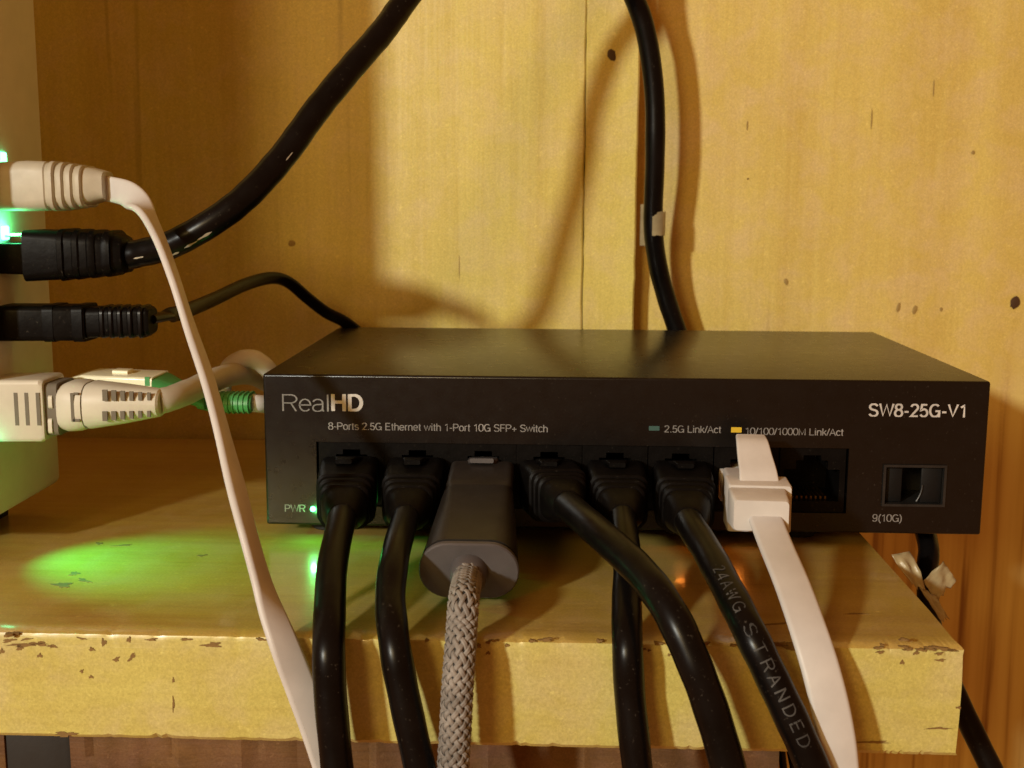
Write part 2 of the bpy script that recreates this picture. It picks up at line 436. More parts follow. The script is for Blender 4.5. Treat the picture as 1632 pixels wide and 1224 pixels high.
xh0, xh1 = PX[0] - 7.6, PX[7] + 7.6
sx0, sz0 = P(1404, 808, 0).x, P(1404, 806, 0).z
sx1, sz1 = P(1509, 740, 0).x, P(1509, 741, 0).z
# front panel: a plate with one long opening for the sockets and one for the cage
def plate(mb, x0, x1, z0, z1, holes, y, depth):
    X = sorted({x0, x1, *[h[0] for h in holes], *[h[1] for h in holes]}); Z = sorted({z0, z1, *[h[2] for h in holes], *[h[3] for h in holes]})
    inh = lambda a, b: any(h[0] < a < h[1] and h[2] < b < h[3] for h in holes)
    for i in range(len(X) - 1):
        for j in range(len(Z) - 1):
            if inh((X[i] + X[i + 1]) / 2, (Z[j] + Z[j + 1]) / 2): continue
            mb.quad((X[i], y, Z[j]), (X[i + 1], y, Z[j]), (X[i + 1], y, Z[j + 1]), (X[i], y, Z[j + 1]))
    for h in holes:
        a, b, c, d = h
        mb.quad((a, y, c), (b, y, c), (b, y + depth, c), (a, y + depth, c)); mb.quad((a, y, d), (b, y, d), (b, y + depth, d), (a, y + depth, d))
        mb.quad((a, y, c), (a, y, d), (a, y + depth, d), (a, y + depth, c)); mb.quad((b, y, c), (b, y, d), (b, y + depth, d), (b, y + depth, c))
fp = MB(); led_c = P(499, 811, 0)
plate(fp, .5, W - .5, .5, H - .5, [(xh0, xh1, ZP0 - .9, ZP1 + .5), (sx0, sx1, sz0, sz1)], -.05, 1.2)
fp.build('front_panel', M['black_metal'], sw, smooth=False)
# lit lens
mb = MB(); mb.loft([circle_ring(Vector((led_c.x, .6, led_c.z)), Vector((1, 0, 0)), Vector((0, 0, 1)), .62, 16), circle_ring(Vector((led_c.x, -.2, led_c.z)), Vector((1, 0, 0)), Vector((0, 0, 1)), .58, 16), circle_ring(Vector((led_c.x, -.42, led_c.z)), Vector((1, 0, 0)), Vector((0, 0, 1)), .3, 16)])
mb.build('power_light', M['led_pwr'], sw)
# sockets
SOCKET_LED = {0: 'led_port_green', 1: 'led_port_green', 5: 'led_amber', 6: 'led_amber'}
for i, x in enumerate(PX):
    hw = (PX[1] - PX[0]) / 2 - .02
    ow = 5.95; z0, z1 = ZP0 + 1.6, ZP0 + 8.6; nw, nz = 3.4, z1 + 2.0; nw2, nz2 = 1.9, nz + 1.1
    mb = MB(); y = .45
    zz0, zz1 = ZP0 - .85, ZP1 + .45
    # face around the stepped opening
    plate(mb, x - hw, x + hw, zz0, zz1, [(x - ow, x + ow, z0, z1), (x - nw, x + nw, z1, nz), (x - nw2, x + nw2, nz, nz2)], y, 0.01)
    for a, b, c, d in ((x - ow, x + ow, z0, z1), (x - nw, x + nw, z1, nz), (x - nw2, x + nw2, nz, nz2)):
        mb.quad((a, y, c), (a, y, d), (a, 13, d), (a, 13, c)); mb.quad((b, y, c), (b, y, d), (b, 13, d), (b, 13, c))
        mb.quad((a, 13, c), (b, 13, c), (b, 13, d), (a, 13, d))
    mb.quad((x - ow, y, z0), (x + ow, y, z0), (x + ow, 13, z0), (x - ow, 13, z0))
    for s_ in (-1, 1):
        mb.quad((x + s_ * nw, y, z1), (x + s_ * ow, y, z1), (x + s_ * ow, 13, z1), (x + s_ * nw, 13, z1))
        mb.quad((x + s_ * nw2, y, nz), (x + s_ * nw, y, nz), (x + s_ * nw, 13, nz), (x + s_ * nw2, 13, nz))
    mb.quad((x - nw2, y, nz2), (x + nw2, y, nz2), (x + nw2, 13, nz2), (x - nw2, 13, nz2))
    port = mb.build('socket', M['black_plastic'], sw, smooth=False)
    if i == 7:
        port['label'] = 'empty socket with bare contacts at its floor'
        for k in range(8):
            cx = x - 3.6 + k * 1.02
            MB().box(cx - .2, cx + .2, 2.2, 11, z0 + .05, z0 + .7).build('contact', M['gold'], port, smooth=False)
    if i in SOCKET_LED:
        side = {5: .6, 6: -1.3}.get(i, -4.6)
        if i == 0: side = -5.2
        MB().box(x + side - 1.0, x + side + 1.0, .1, .8, ZP0 + .05, ZP0 + 1.1, .15).build('link_light', M[SOCKET_LED[i]], port)
# printed number above each socket
# cage for the last socket
cg = MB(); t_ = .55
plate(cg, sx0 + .02, sx1 - .02, sz0 + .02, sz1 - .02, [(sx0 + t_, sx1 - t_, sz0 + t_, sz1 - t_)], -.55, 14)
for a, b in ((sx0 + .02, sx1 - .02),):
    cg.quad((a, -.55, sz0 + .02), (a, -.55, sz1 - .02), (a, 1, sz1 - .02), (a, 1, sz0 + .02)); cg.quad((b, -.55, sz0 + .02), (b, -.55, sz1 - .02), (b, 1, sz1 - .02), (b, 1, sz0 + .02))
    cg.quad((a, -.55, sz0 + .02), (b, -.55, sz0 + .02), (b, 1, sz0 + .02), (a, 1, sz0 + .02)); cg.quad((a, -.55, sz1 - .02), (b, -.55, sz1 - .02), (b, 1, sz1 - .02), (a, 1, sz1 - .02))
cage = cg.build('cage', M['sfp_metal'], sw, smooth=False)
mb = MB(); xm = sx0 + (sx1 - sx0) * .62
mb.box(xm, sx1 - t_ - .1, .5, 1.1, sz0 + t_ + .05, sz1 - t_ - .05, .3); mb.build('flap', M['sfp_flap'], cage)
mb = MB(); mb.box(sx0 + t_ + .1, sx0 + (sx1 - sx0) * .34, 1.2, 1.8, sz0 + t_ + .05, sz1 - t_ - .05, .3); mb.build('flap', M['sfp_flap'], cage)
MB().box(sx0 + t_ + .05, sx1 - t_ - .05, 12, 12.6, sz0 + t_ + .05, sz1 - t_ - .05).build('cage_back', M['dark_hole'], cage)
arc = [Vector((xm + .3, .3, sz0 + 1.0 + k * .9)) - Vector((1.1 * (1 - k / 4) ** 2, 0, 0)) for k in range(5)]
mb = MB(); tube(mb, arc, .22, 8, 4); mb.build('spring', M['sfp_metal'], cage)
for fx in (12, 118):
    for fy in (10, 82):
        mb = MB(); mb.loft([circle_ring(Vector((fx, fy, z)), Vector((1, 0, 0)), Vector((0, 1, 0)), r, 20) for z, r in ((.1, 4.4), (-2.6, 4.0), (-2.98, 3.6))]); mb.build('rubber_foot', M['rubber'], sw)
# folded-over screw heads on the right side
for fy in (18, 75):
    mb = MB(); mb.loft([circle_ring(Vector((x, fy, 17)), Vector((0, 1, 0)), Vector((0, 0, 1)), r, 16) for x, r in ((W - .1, 2.2), (W + .6, 2.0), (W + .9, 1.2))]); mb.build('screw', M['black_metal'], sw)

# lettering: built-in font turned into mesh
def A(cx, cy, rx, ry, a0, a1, n=10):
    return [(cx + rx * math.cos(math.radians(a0 + (a1 - a0) * k / n)), cy + ry * math.sin(math.radians(a0 + (a1 - a0) * k / n))) for k in range(n + 1)]
# grotesque letters as centre lines: (advance, strokes), capital height 1
DIG0 = (.56, [A(.28, .5, .25, .5, 0, 360, 24)])
GL = {
 'R': (.72, [[(.07, 0), (.07, 1)], [(.07, .96)] + A(.40, .72, .25, .24, 90, -90) + [(.07, .48)], [(.40, .48), (.62, 0)]]),
 'e': (.56, [[(.05, .37), (.51, .37)] + A(.28, .36, .23, .35, 5, 320, 18)]),
 'a': (.56, [A(.26, .51, .20, .20, 165, 0) + [(.46, .08), (.50, 0)], [(.46, .42)] + A(.22, .20, .17, .20, 95, 270) + A(.24, .22, .22, .22, 270, 355, 6)]),
 'l': (.24, [[(.12, 0), (.12, 1)]]), 'H': (.74, [[(.09, 0), (.09, 1)], [(.64, 0), (.64, 1)], [(.09, .53), (.64, .53)]]),
 'D': (.74, [[(.09, 0), (.09, 1)], [(.09, .95), (.30, .95)] + A(.30, .5, .36, .45, 90, -90, 14) + [(.09, .05)]]),
 'S': (.66, [A(.33, .74, .25, .22, 15, 250, 14) + A(.33, .26, .27, .24, 80, -165, 14)]),
 'W': (.94, [[(.02, 1), (.24, 0), (.47, .97), (.70, 0), (.92, 1)]]), '8': (.56, [A(.28, .75, .20, .22, 0, 360, 18), A(.28, .27, .24, .27, 0, 360, 18)]),
 '-': (.36, [[(.04, .38), (.32, .38)]]), '2': (.56, [A(.28, .73, .22, .24, 170, -35, 12) + [(.06, .05), (.52, .05)]]),
 '5': (.56, [[(.48, .95), (.14, .95), (.09, .52)] + A(.28, .31, .23, .29, 130, -155, 14)]),
 'G': (.77, [A(.39, .5, .32, .48, 45, 335, 20) + [(.68, .46), (.42, .46)], [(.68, .30), (.68, 0)]]),
 'V': (.66, [[(.02, 1), (.33, 0), (.64, 1)]]), '1': (.56, [[(.12, .76), (.30, .88), (.35, 1), (.35, 0)]]),
 'P': (.66, [[(.08, 0), (.08, 1)], [(.08, .95), (.36, .95)] + A(.36, .70, .24, .25, 90, -90) + [(.08, .45)]]),
 'o': (.56, [A(.28, .36, .23, .35, 0, 360, 20)]), 'r': (.34, [[(.09, 0), (.09, .72)], [(.09, .45)] + A(.28, .48, .19, .22, 175, 80, 6)]),
 't': (.30, [[(.14, .92), (.14, .12)] + A(.24, .12, .10, .11, 180, 280, 5), [(.02, .68), (.28, .68)]]),
 's': (.50, [A(.25, .53, .18, .17, 20, 250, 10) + A(.25, .19, .20, .18, 80, -160, 10)]),
 '.': (.28, [[(.14, 0), (.14, .11)]]), 'E': (.66, [[(.58, .95), (.09, .95), (.09, .05), (.60, .05)], [(.09, .52), (.54, .52)]]),
 'h': (.56, [[(.08, 0), (.08, 1)], [(.08, .45)] + A(.28, .48, .20, .22, 170, 0, 8) + [(.48, 0)]]),
 'n': (.56, [[(.08, 0), (.08, .72)], [(.08, .45)] + A(.28, .48, .20, .22, 170, 0, 8) + [(.48, 0)]]),
 'w': (.74, [[(.02, .72), (.20, 0), (.37, .68), (.54, 0), (.72, .72)]]), 'i': (.22, [[(.11, 0), (.11, .72)], [(.11, .88), (.11, 1)]]),
 '0': DIG0, 'F': (.60, [[(.09, 0), (.09, .95), (.58, .95)], [(.09, .50), (.52, .50)]]), '+': (.58, [[(.29, .08), (.29, .62)], [(.03, .35), (.55, .35)]]),
 'c': (.50, [A(.28, .36, .23, .35, 40, 320, 16)]), 'L': (.56, [[(.09, 1), (.09, .05), (.54, .05)]]),
 'k': (.50, [[(.08, 0), (.08, 1)], [(.44, .72), (.10, .30)], [(.22, .44), (.46, 0)]]), '/': (.28, [[(.0, -.02), (.28, 1.02)]]),
 'A': (.67, [[(.02, 0), (.33, 1), (.65, 0)], [(.13, .34), (.54, .34)]]), 'M': (.83, [[(.09, 0), (.09, 1), (.41, .06), (.74, 1), (.74, 0)]]),
 '(': (.33, [A(.42, .40, .30, .64, 110, 250, 10)]), ')': (.33, [A(-.09, .40, .30, .64, 70, -70, 10)]),
 '9': (.56, [A(.28, .69, .22, .29, 0, 360, 18), [(.50, .69)] + A(.26, .35, .24, .33, 20, -150, 10)]),
 'N': (.72, [[(.09, 0), (.09, 1), (.63, 0), (.63, 1)]]), 'T': (.62, [[(.02, .95), (.60, .95)], [(.31, .95), (.31, 0)]]),
 'U': (.72, [[(.09, 1), (.09, .34)] + A(.36, .34, .27, .32, 180, 360, 12) + [(.63, 1)]]), '4': (.56, [[(.42, 0), (.42, .97), (.03, .28), (.53, .28)]]),
 'C': (.72, [A(.39, .5, .31, .48, 45, 315, 18)]), ' ': (.28, []),
}
def text_mesh(text, weight=.11, track=.0, sub=9.0):
    """flat strokes of the given weight; every segment gets its own tiny height step so none coincide"""
    vs, fs = [], []; x = 0; lev = 0
    for ch in text:
        adv, strokes = GL[ch]
        for st in strokes:
            st2 = [st[0]]
            for a_, b_ in zip(st, st[1:]):
                q_ = max(1, int(math.hypot(b_[0] - a_[0], b_[1] - a_[1]) / sub))
                st2 += [(a_[0] + (b_[0] - a_[0]) * k_ / q_, a_[1] + (b_[1] - a_[1]) * k_ / q_) for k_ in range(1, q_ + 1)]
            pts = [Vector((x + a, b, 0)) for a, b in st2]
            closed = (pts[0] - pts[-1]).length < 1e-4
            n = len(pts); L_, R_ = [], []
            for i in range(n):
                a = pts[i - 1] if i else (pts[-2] if closed else pts[0]); b = pts[i + 1] if i < n - 1 else (pts[1] if closed else pts[-1])
                d0 = (pts[i] - a).normalized() if (pts[i] - a).length > 1e-6 else (b - pts[i]).normalized(); d1 = (b - pts[i]).normalized() if (b - pts[i]).length > 1e-6 else d0
                n0 = Vector((-d0.y, d0.x, 0)); n1 = Vector((-d1.y, d1.x, 0)); m = n0 + n1
                m = m.normalized() if m.length > .2 else n0; k = min(2.0, 1 / max(.35, m.dot(n0)))
                L_.append(pts[i] + m * weight / 2 * k); R_.append(pts[i] - m * weight / 2 * k)
            lev = (lev + 1) % 4; z = lev * .004
            for i in range(n - 1):
                b0 = len(vs)
                for p in (L_[i], R_[i], R_[i + 1], L_[i + 1]): vs.append(Vector((p.x, p.y if ch in '()' else min(1.012, max(-.012, p.y)), z)))
                fs.append((b0, b0 + 1, b0 + 2, b0 + 3))
        x += adv + track
    return vs, fs
def front_text(s, u0, u1, v_base, v_cap, mat, weight=.11, track=0.0, cap_h=1.0, name='lettering'):
    vs, fs = text_mesh(s, weight, track)
    x0 = min(v.x for v in vs); x1 = max(v.x for v in vs)
    a = P(u0, v_base, -.08); b = P(u1, v_base, -.08); h = (P(u0, v_cap, -.08).z - a.z) / cap_h
    kx = (b.x - a.x) / (x1 - x0)
    mb = MB(); mb.add([Vector((a.x + (v.x - x0) * kx, -.075 - v.z * 2, a.z + v.y * h)) for v in vs], fs)
    return mb.build(name, mat, sw, smooth=False)
front_text('Real', 450, 524, 655, 628, M['print_grey'], .07)
front_text('HD', 528, 579, 655, 628, M['print_white'], .185, .09)
front_text('8-Ports 2.5G Ethernet with 1-Port 10G SFP+ Switch', 523, 873, 684.5, 673, M['print_grey'], .115, .03)
front_text('2.5G Link/Act', 1058, 1149, 689, 678, M['print_grey'], .115, .03)
front_text('10/100/1000M Link/Act', 1188, 1344, 692.5, 681.5, M['print_grey'], .115, .03)
front_text('SW8-25G-V1', 1384, 1538, 663.5, 643, M['print_white'], .15, .07)
front_text('PWR', 454, 487, 815.5, 804, M['print_grey'], .12, .03)
front_text('9(10G)', 1390, 1437, 831, 819.5, M['print_grey'], .12, .03)
for u0, u1, v0, v1, m in ((1034, 1051, 679, 686, 'print_teal'), (1165, 1182, 681, 689, 'print_yellow')):
    a = P(u0, v1, 0); b = P(u1, v0, 0)
    MB().box(a.x, b.x, -.1, -.04, a.z, b.z).build('printed_mark', M[m], sw, smooth=False)
# ------------------------------------------------------------------ cables plugged into the switch
def boot_cable(i, label, path, r, boot_end, boot_mid=None, bw=11.6, bh=10.2):
    """moulded plug, boot with grooves, latch and round sheath"""
    x = PX[i]; zc = ZP0 + 5.1
    o = thing('network_cable', (x, -8, zc - 6), label, 'cable', 'black network cables plugged into the box')
    p0 = Vector((x, 9.5, zc)); p1 = Vector((x, -3.0, zc))
    end = boot_end; ax = (end - p1).normalized(); up = Vector((0, 0, 1)); side = ax.cross(up).normalized() * -1; up = side.cross(ax) * -1
    if up.z < 0: up = -up
    L = (end - p1).length
    mb = MB(); X = Vector((1, 0, 0)); Z = Vector((0, 0, 1)); A = Vector((0, -1, 0))
    body(mb, [(0, 11.5, 6.6, .4), (9.2, 11.5, 6.6, .4)], A, X, Z, p0)
    mb.build('plug', M['black_plastic'], o)
    mb = MB(); body(mb, [(0, 6.0, .9, .3, 0, -.2), (6, 6.0, .9, .3, 0, .8), (10.5, 4.6, .9, .3, 0, 1.9), (13.4, 3.4, 1.0, .3, 0, 1.9)], A, X, Z, Vector((x, 4.0, zc + 4.2)))
    mb.build('latch', M['black_plastic'], o)
    mb = MB()
    st = [(-2.6, bw, bh, 1.2), (-2.2, bw + .5, bh + .4, 1.4), (L * .28, bw + .4, bh + .3, 1.6), (L * .36, bw - .1, bh - .2, 1.6), (L * .40, bw + .1, bh, 1.8), (L * .62, bw - 1.4, bh - 1.0, 2.4), (L * .8, bw - 3.2, bh - 2.2, 3.0), (L * .97, r * 2 + 1.0, r * 2 + 1.0, r), (L, r * 2 + .2, r * 2 + .2, r)]
    body(mb, st, ax, side, up, p1); boot = mb.build('boot', M['black_plastic'], o, angle=30)
    for k in range(3):
        t = L * (.46 + .11 * k); w = bw - .5 - 1.1 * k; h = bh - .3 - .75 * k
        mb = MB(); body(mb, [(t, w + .3, h + .3, 2), (t + .3, w + .9, h + .9, 2.2), (t + .9, w + .8, h + .8, 2.2), (t + 1.2, w, h, 2)], ax, side, up, p1); mb.build('ridge', M['black_plastic'], boot, angle=30)
    pts = [p1 + ax * (L * .55), end] + path
    mb = MB(); pth, fr = tube(mb, pts, r, 24, 12); sh = mb.build('sheath', M['black_pvc'], o)
    return o, pth, fr, sh
c1 = boot_cable(0, 'leftmost of the black cables in the box, beside the small lit dot, hanging straight down', [P(530, 900, -47), P(526, 960, -57), P(524, 1030, -65), P(526, 1100, -66.5), P(532, 1170, -67), P(541, 1260, -68), P(552, 1340, -69)], 2.75, P(545, 826, -30))
c2 = boot_cable(1, 'black cable in the second socket, bending down just left of the woven grey cable', [P(630, 885, -46), P(622, 950, -56.5), P(628, 1020, -65), P(640, 1090, -67), P(657, 1170, -68), P(678, 1260, -69), P(700, 1340, -70)], 2.65, P(646, 826, -28))
c4 = boot_cable(3, 'black cable sweeping right from the fourth socket and crossing over its straight neighbour', [P(955, 850, -44), P(1018, 908, -58), P(1066, 972, -67), P(1103, 1050, -71), P(1133, 1130, -72), P(1161, 1224, -73), P(1188, 1330, -74)], 2.85, P(905, 806, -26))
c5 = boot_cable(4, 'black cable hanging straight down behind the crossing one, right of the box middle', [P(1000, 900, -46), P(999, 960, -55), P(1000, 1030, -63.2), P(1004, 1110, -64), P(1012, 1190, -65), P(1020, 1260, -66), P(1030, 1340, -67)], 2.6, P(992, 826, -30))
c6 = boot_cable(5, 'black cable with pale printed lettering along it, next to the white flat cable', [P(1128, 880, -43), P(1163, 945, -56), P(1196, 1010, -65), P(1230, 1080, -68), P(1268, 1160, -70), P(1303, 1240, -71), P(1345, 1340, -72)], 2.75, P(1098, 832, -31))
# print on that cable
def cable_text(s, pth, fr, r, start, cap, parent, mat, ang0, flip=1):
    vs, fs = text_mesh(s, .10, .30, .08)
    k = cap; cum = [0]
    for a, b in zip(pth, pth[1:]): cum.append(cum[-1] + (b - a).length)
    out = []
    for v in vs:
        L = start + v.x * k * 1.20
        i = max(0, min(len(cum) - 2, next((j for j, c in enumerate(cum) if c > L), len(cum)) - 1)); f = (L - cum[i]) / max(1e-6, cum[i + 1] - cum[i])
        p = pth[i].lerp(pth[i + 1], f); t, s_, u = fr[i]
        # angle 0 looks at the camera
        view = (CAM - p); view = (view - t * view.dot(t)).normalized(); lat = t.cross(view)
        a = ang0 + flip * (v.y * k - cap / 2) / r
        out.append(p + (view * math.cos(a) + lat * math.sin(a)) * (r + .03 + v.z))
    mb = MB(); mb.add(out, fs); return mb.build('lettering', mat, parent, smooth=False)
cum_ = [0]
for a, b in zip(c6[1], c6[1][1:]): cum_.append(cum_[-1] + (b - a).length)
start_ = next(c for c, p in zip(cum_, c6[1]) if to_px(p)[1] > 918)
cable_text('24AWG STRANDED', c6[1], c6[2], 2.75, start_, 2.1, c6[3], M['cable_print'], -.12, -1)

# woven grey cable with the wide dark plug
o = thing('braided_cable', (PX[2], -20, 2), 'woven grey braided cable with a wide dark stadium-shaped plug in the third socket', 'cable')
zc = ZP0 + 5.1; x = PX[2]
fc = P(747, 911, -43)                                   # centre of the end face
p1 = Vector((x, -1.5, zc + .2)); ax = (fc - p1).normalized(); side = ax.cross(Vector((0, 0, 1))).normalized(); up = side.cross(ax); L = (fc - p1).length
mb = MB(); body(mb, [(0, 11.5, 6.6, .4), (10, 11.5, 6.6, .4)], Vector((0, -1, 0)), Vector((1, 0, 0)), Vector((0, 0, 1)), Vector((x, 9.5, zc))); mb.build('plug', M['steel'], o)
mb = MB(); body(mb, [(0, 6.4, 1.0, .3, 0, 0), (5.0, 6.6, 1.0, .3, 0, .3), (7.6, 5.0, 1.0, .3, 0, 1.3)], Vector((0, -1, 0)), Vector((1, 0, 0)), Vector((0, 0, 1)), Vector((x, 2.5, zc + 4.4))); mb.build('latch', M['endface'], o)
mb = MB(); body(mb, [(0, 13.0, 9.4, 1.2), (.4, 13.6, 10, 1.4), (L * .28, 13.9, 10.2, 1.6), (L * .30, 13.4, 9.8, 1.6), (L * .32, 13.4, 9.8, 1.6), (L * .34, 14.4, 10.2, 2.2), (L * .86, 17.6, 10.6, 4.8), (L - 2.2, 18.2, 10.8, 5.2)], ax, side, up, p1, n=8); mb.build('housing', M['adapter_grey'], o)
mb = MB(); body(mb, [(L - 2.15, 17.5, 10.1, 5.0), (L - 1.5, 17.5, 10.1, 5.0)], ax, side, up, p1, n=8); mb.build('seam', M['dark_hole'], o)
mb = MB(); body(mb, [(L - 1.5, 17.9, 10.5, 5.2), (L - 1.2, 18.4, 11.0, 5.4), (L - .3, 18.4, 11.0, 5.4), (L, 17.9, 10.5, 5.2)], ax, side, up, p1, n=8); mb.build('end_cap', M['endface'], o, angle=25)
ce = p1 + ax * L; dn = (P(738, 968, -56) - ce)
e3 = P(736, 1000, -63); h1 = ce + ax * 8.5; h2 = e3 + Vector((.3, 1.6, 7.0))
bz = [ce * (1 - t) ** 3 + h1 * 3 * t * (1 - t) ** 2 + h2 * 3 * t * t * (1 - t) + e3 * t ** 3 for t in (0, .2, .4, .6, .8, 1.0)]
pts = [ce - ax * 1.5] + bz + [P(733, 1045, -66), P(729, 1100, -67.5), P(726, 1160, -68.5), P(722, 1230, -69.5), P(719, 1330, -70)]
mb = MB(); fr0 = frames([ce, ce + ax])[0]
body(mb, [(L - .2, 7.0, 7.0, 3.4, 0, 0), (L + 1.8, 6.6, 6.6, 3.2, 0, -.25), (L + 2.9, 6.1, 6.1, 3.0, -.1, -.6), (L + 3.2, 5.2, 5.2, 2.5, -.1, -.7)], ax, side, up, p1, n=8); mb.build('collar', M['endface'], o)
mb = MB(); R = 2.62
bp, bf = tube(mb, pts, R - .42, 20, 24); core = mb.build('core', M['braid_core'], o)
cum = [0]
for a, b in zip(bp, bp[1:]): cum.append(cum[-1] + (b - a).length)
NS, PITCHB = 10, 19.0
for dirn in (1, -1):
    for k in range(NS):
        rings = []
        L0, steps = 2.2, 300
        for j in range(steps):
            Lx = L0 + (cum[-1] - L0 - .3) * j / (steps - 1)
            i = max(0, min(len(cum) - 2, next((q for q, c in enumerate(cum) if c > Lx), len(cum)) - 1)); f = (Lx - cum[i]) / (cum[i + 1] - cum[i])
            p = bp[i].lerp(bp[i + 1], f); t, s_, u = [a.lerp(b, f).normalized() for a, b in zip(bf[i], bf[i + 1])]
            th = 2 * math.pi * (k / NS + dirn * Lx / PITCHB)
            rad = s_ * math.cos(th) + u * math.sin(th); tang = (-s_ * math.sin(th) + u * math.cos(th)) * dirn
            d = (t + tang * (2 * math.pi * R / PITCHB)).normalized(); wv = d.cross(rad)
            cr = math.cos(math.pi * NS * 2 * Lx / PITCHB + (0 if dirn > 0 else math.pi))   # over and under
            rr = R - .28 + .20 * cr
            c = p + rad * rr
            rings.append([c + wv * (.42 * math.cos(a)) + rad * (.20 * math.sin(a)) for a in [2 * math.pi * q / 6 for q in range(6)]])
        mb = MB(); mb.loft(rings); mb.build('strand', M['braid'], core)

# white flat cable in the seventh socket
o = thing('flat_cable', (PX[6], -20, 0), 'white flat cable with a white plug and long latch in the front of the box', 'cable')
x = PX[6]; zc = ZP0 + 5.1
X = Vector((1, 0, 0)); Z = Vector((0, 0, 1)); A = Vector((0, -1, 0))
mb = MB(); body(mb, [(0, 11.4, 6.6, .4), (10.5, 11.4, 6.6, .4), (11, 11.0, 6.2, .6)], A, X, Z, Vector((x, 9.0, zc))); 
mb.build('plug', M['white_plug'], o)
e1 = P(1219, 828, -33); p1 = Vector((x + .2, -1.5, zc + .2)); ax = (e1 - p1).normalized(); side = ax.cross(Z).normalized(); up = side.cross(ax); L = (e1 - p1).length
mb = MB(); body(mb, [(0, 11.0, 7.6, .8), (L * .45, 11.2, 7.6, 1.0), (L * .47, 9.9, 7.4, .8)], ax, side, up, p1); 
mb.build('plug_rear', M['white_plug'], o, angle=25)
mb = MB(); body(mb, [(L * .44, 12.0, 9.4, .4), (L * .45, 12.4, 9.8, .5), (L * .70, 12.3, 9.5, .5), (L * .715, 12.0, 9.2, .6)], ax, side, up, p1); mb.build('collar', M['white_plug'], o, angle=25)
mb = MB(); body(mb, [(L * .70, 10.9, 7.0, .5, .6, .6), (L * .72, 11.2, 7.2, .6, .6, .6), (L * .96, 10.6, 6.2, .7, .6, .5), (L * .98, 10.2, 5.8, .8, .6, .5)], ax, side, up, p1); mb.build('boot', M['white_plug'], o, angle=25)
tab = [P(1196, 696, -9), P(1199, 706, -12), P(1203, 728, -15), P(1208, 752, -18), P(1211, 778, -20.5)]
path = catmull(tab, 8); rings = []
for i, p in enumerate(path):
    f = i / (len(path) - 1); w = 6.0 + 2.0 * f; th = 1.1
    t = (path[min(i + 1, len(path) - 1)] - path[max(i - 1, 0)]).normalized(); s_ = (X - t * X.dot(t)).normalized(); u = t.cross(s_)
    rings.append([p + s_ * a + u * b for a, b in rrect(w, th, .4)])
mb = MB(); mb.loft(rings); mb.build('latch', M['white_plug'], o, angle=40)
pts = [p1 + ax * (L * .9) + up * .6, P(1236, 868, -40), P(1262, 930, -52), P(1287, 1000, -61.3), P(1309, 1070, -65.5), P(1328, 1150, -67.5), P(1338, 1224, -68.5), P(1343, 1330, -69)]
sd = [X + Vector((0, .06, .02 * k)) for k in (3, 2, 1, 0, 0, 0, 0, 0)]
mb = MB(); ribbon(mb, pts, 6.4, 1.5, sd, 14); mb.build('sheath', M['white_pvc'], o)

# ------------------------------------------------------------------ router at the left
RX, RY0, RY1 = -53.0, -20.0, 18.8
rt = thing('router', (-85, 17, ZS), 'ivory upright router housing cut by the left edge, with lit green port lights', 'router')
MB().box(-330, RX, RY0, RY1, 4.2, 190, 2.0, 4).build('housing', M['router'], rt, angle=30)  # unseen left part stretched to keep lamp light from leaking behind
MB().box(-326, RX - 12, RY0 + 6, RY1 - 3, ZS + .02, 4.6).build('foot', M['rubber'], rt)
GREEN = (.10, 1.0, .35)
for (u, v) in ((3, 254), (7, 371)):
    c = PXP(u, v, RX)
    l_ = MB().box(RX - .3, RX + .5, c.y - 1.6, c.y + 1.6, c.z - 1.5, c.z + 1.5, .4).build('port_light', M['led_green'], rt)
lc = PXP(7, 371, RX); lz = lc.z
def lamp_in(name, loc, power, color, radius, parent, aim=None, cone=80, blend=.6):
    o_ = point_light(name, loc, power, color, radius)
    if aim is not None:
        l = o_.data; l.type = 'SPOT'; l = o_.data; l.spot_size = math.radians(cone); l.spot_blend = blend
        o_.rotation_euler = (Vector(aim) - Vector(loc)).to_track_quat('-Z', 'Y').to_euler()
    o_.parent = parent; o_.location = Vector(loc) * S - world_of(parent); return o_
lamp_in('port_light_glow', lc + Vector((2.6, -1.5, .5)), .0035, GREEN, 1.2, rt)
MB().box(RX - .3, RX + .6, -18.6, -15.4, 19.5, 22.5, .4).build('added_green_lens', M['led_green'], rt)  # unseen lens, added as an origin for the green pool on the shelf
lamp_in('added_green_beam', (RX + 1.4, -17.0, 21.0), .16, (.06, 1.0, .34), 1.2, rt, (-21, -20, ZS), 76, .95)  # added beam, its cone shaped to make that green pool
for va, vb, yc in ((270, 322, -3.0), (390, 430, -2.0), (489, 537, -5.0)):
    a = P(0, vb, yc).z; b = P(0, va, yc).z
    MB().box(RX - .2, RX + .2, yc - 5, yc + 5, a, b, .1).build('port', M['dark_hole'], rt)

def plug_h(o, y, u_tip, v0, v1, stations, mat, name, depth, axis=None, n=4):
    """body along +x built from pixel columns; a station is (u, v_top, v_bottom, depth, radius)"""
    rings = []
    for u, a, b, dp, r in stations:
        pa = P(u, a, y); pb = P(u, b, y); c = (pa + pb) / 2; h = (pa - pb).length
        rings.append([c + Vector((0, q, w)) for q, w in rrect(dp, h, r, n)])
    mb = MB(); mb.loft(rings); return mb.build(name, mat, o, angle=30)

lamp_in('power_light_glow', (led_c.x + .4, -2.4, led_c.z - .8), .0022, (.10, 1.0, .18), .6, sw)

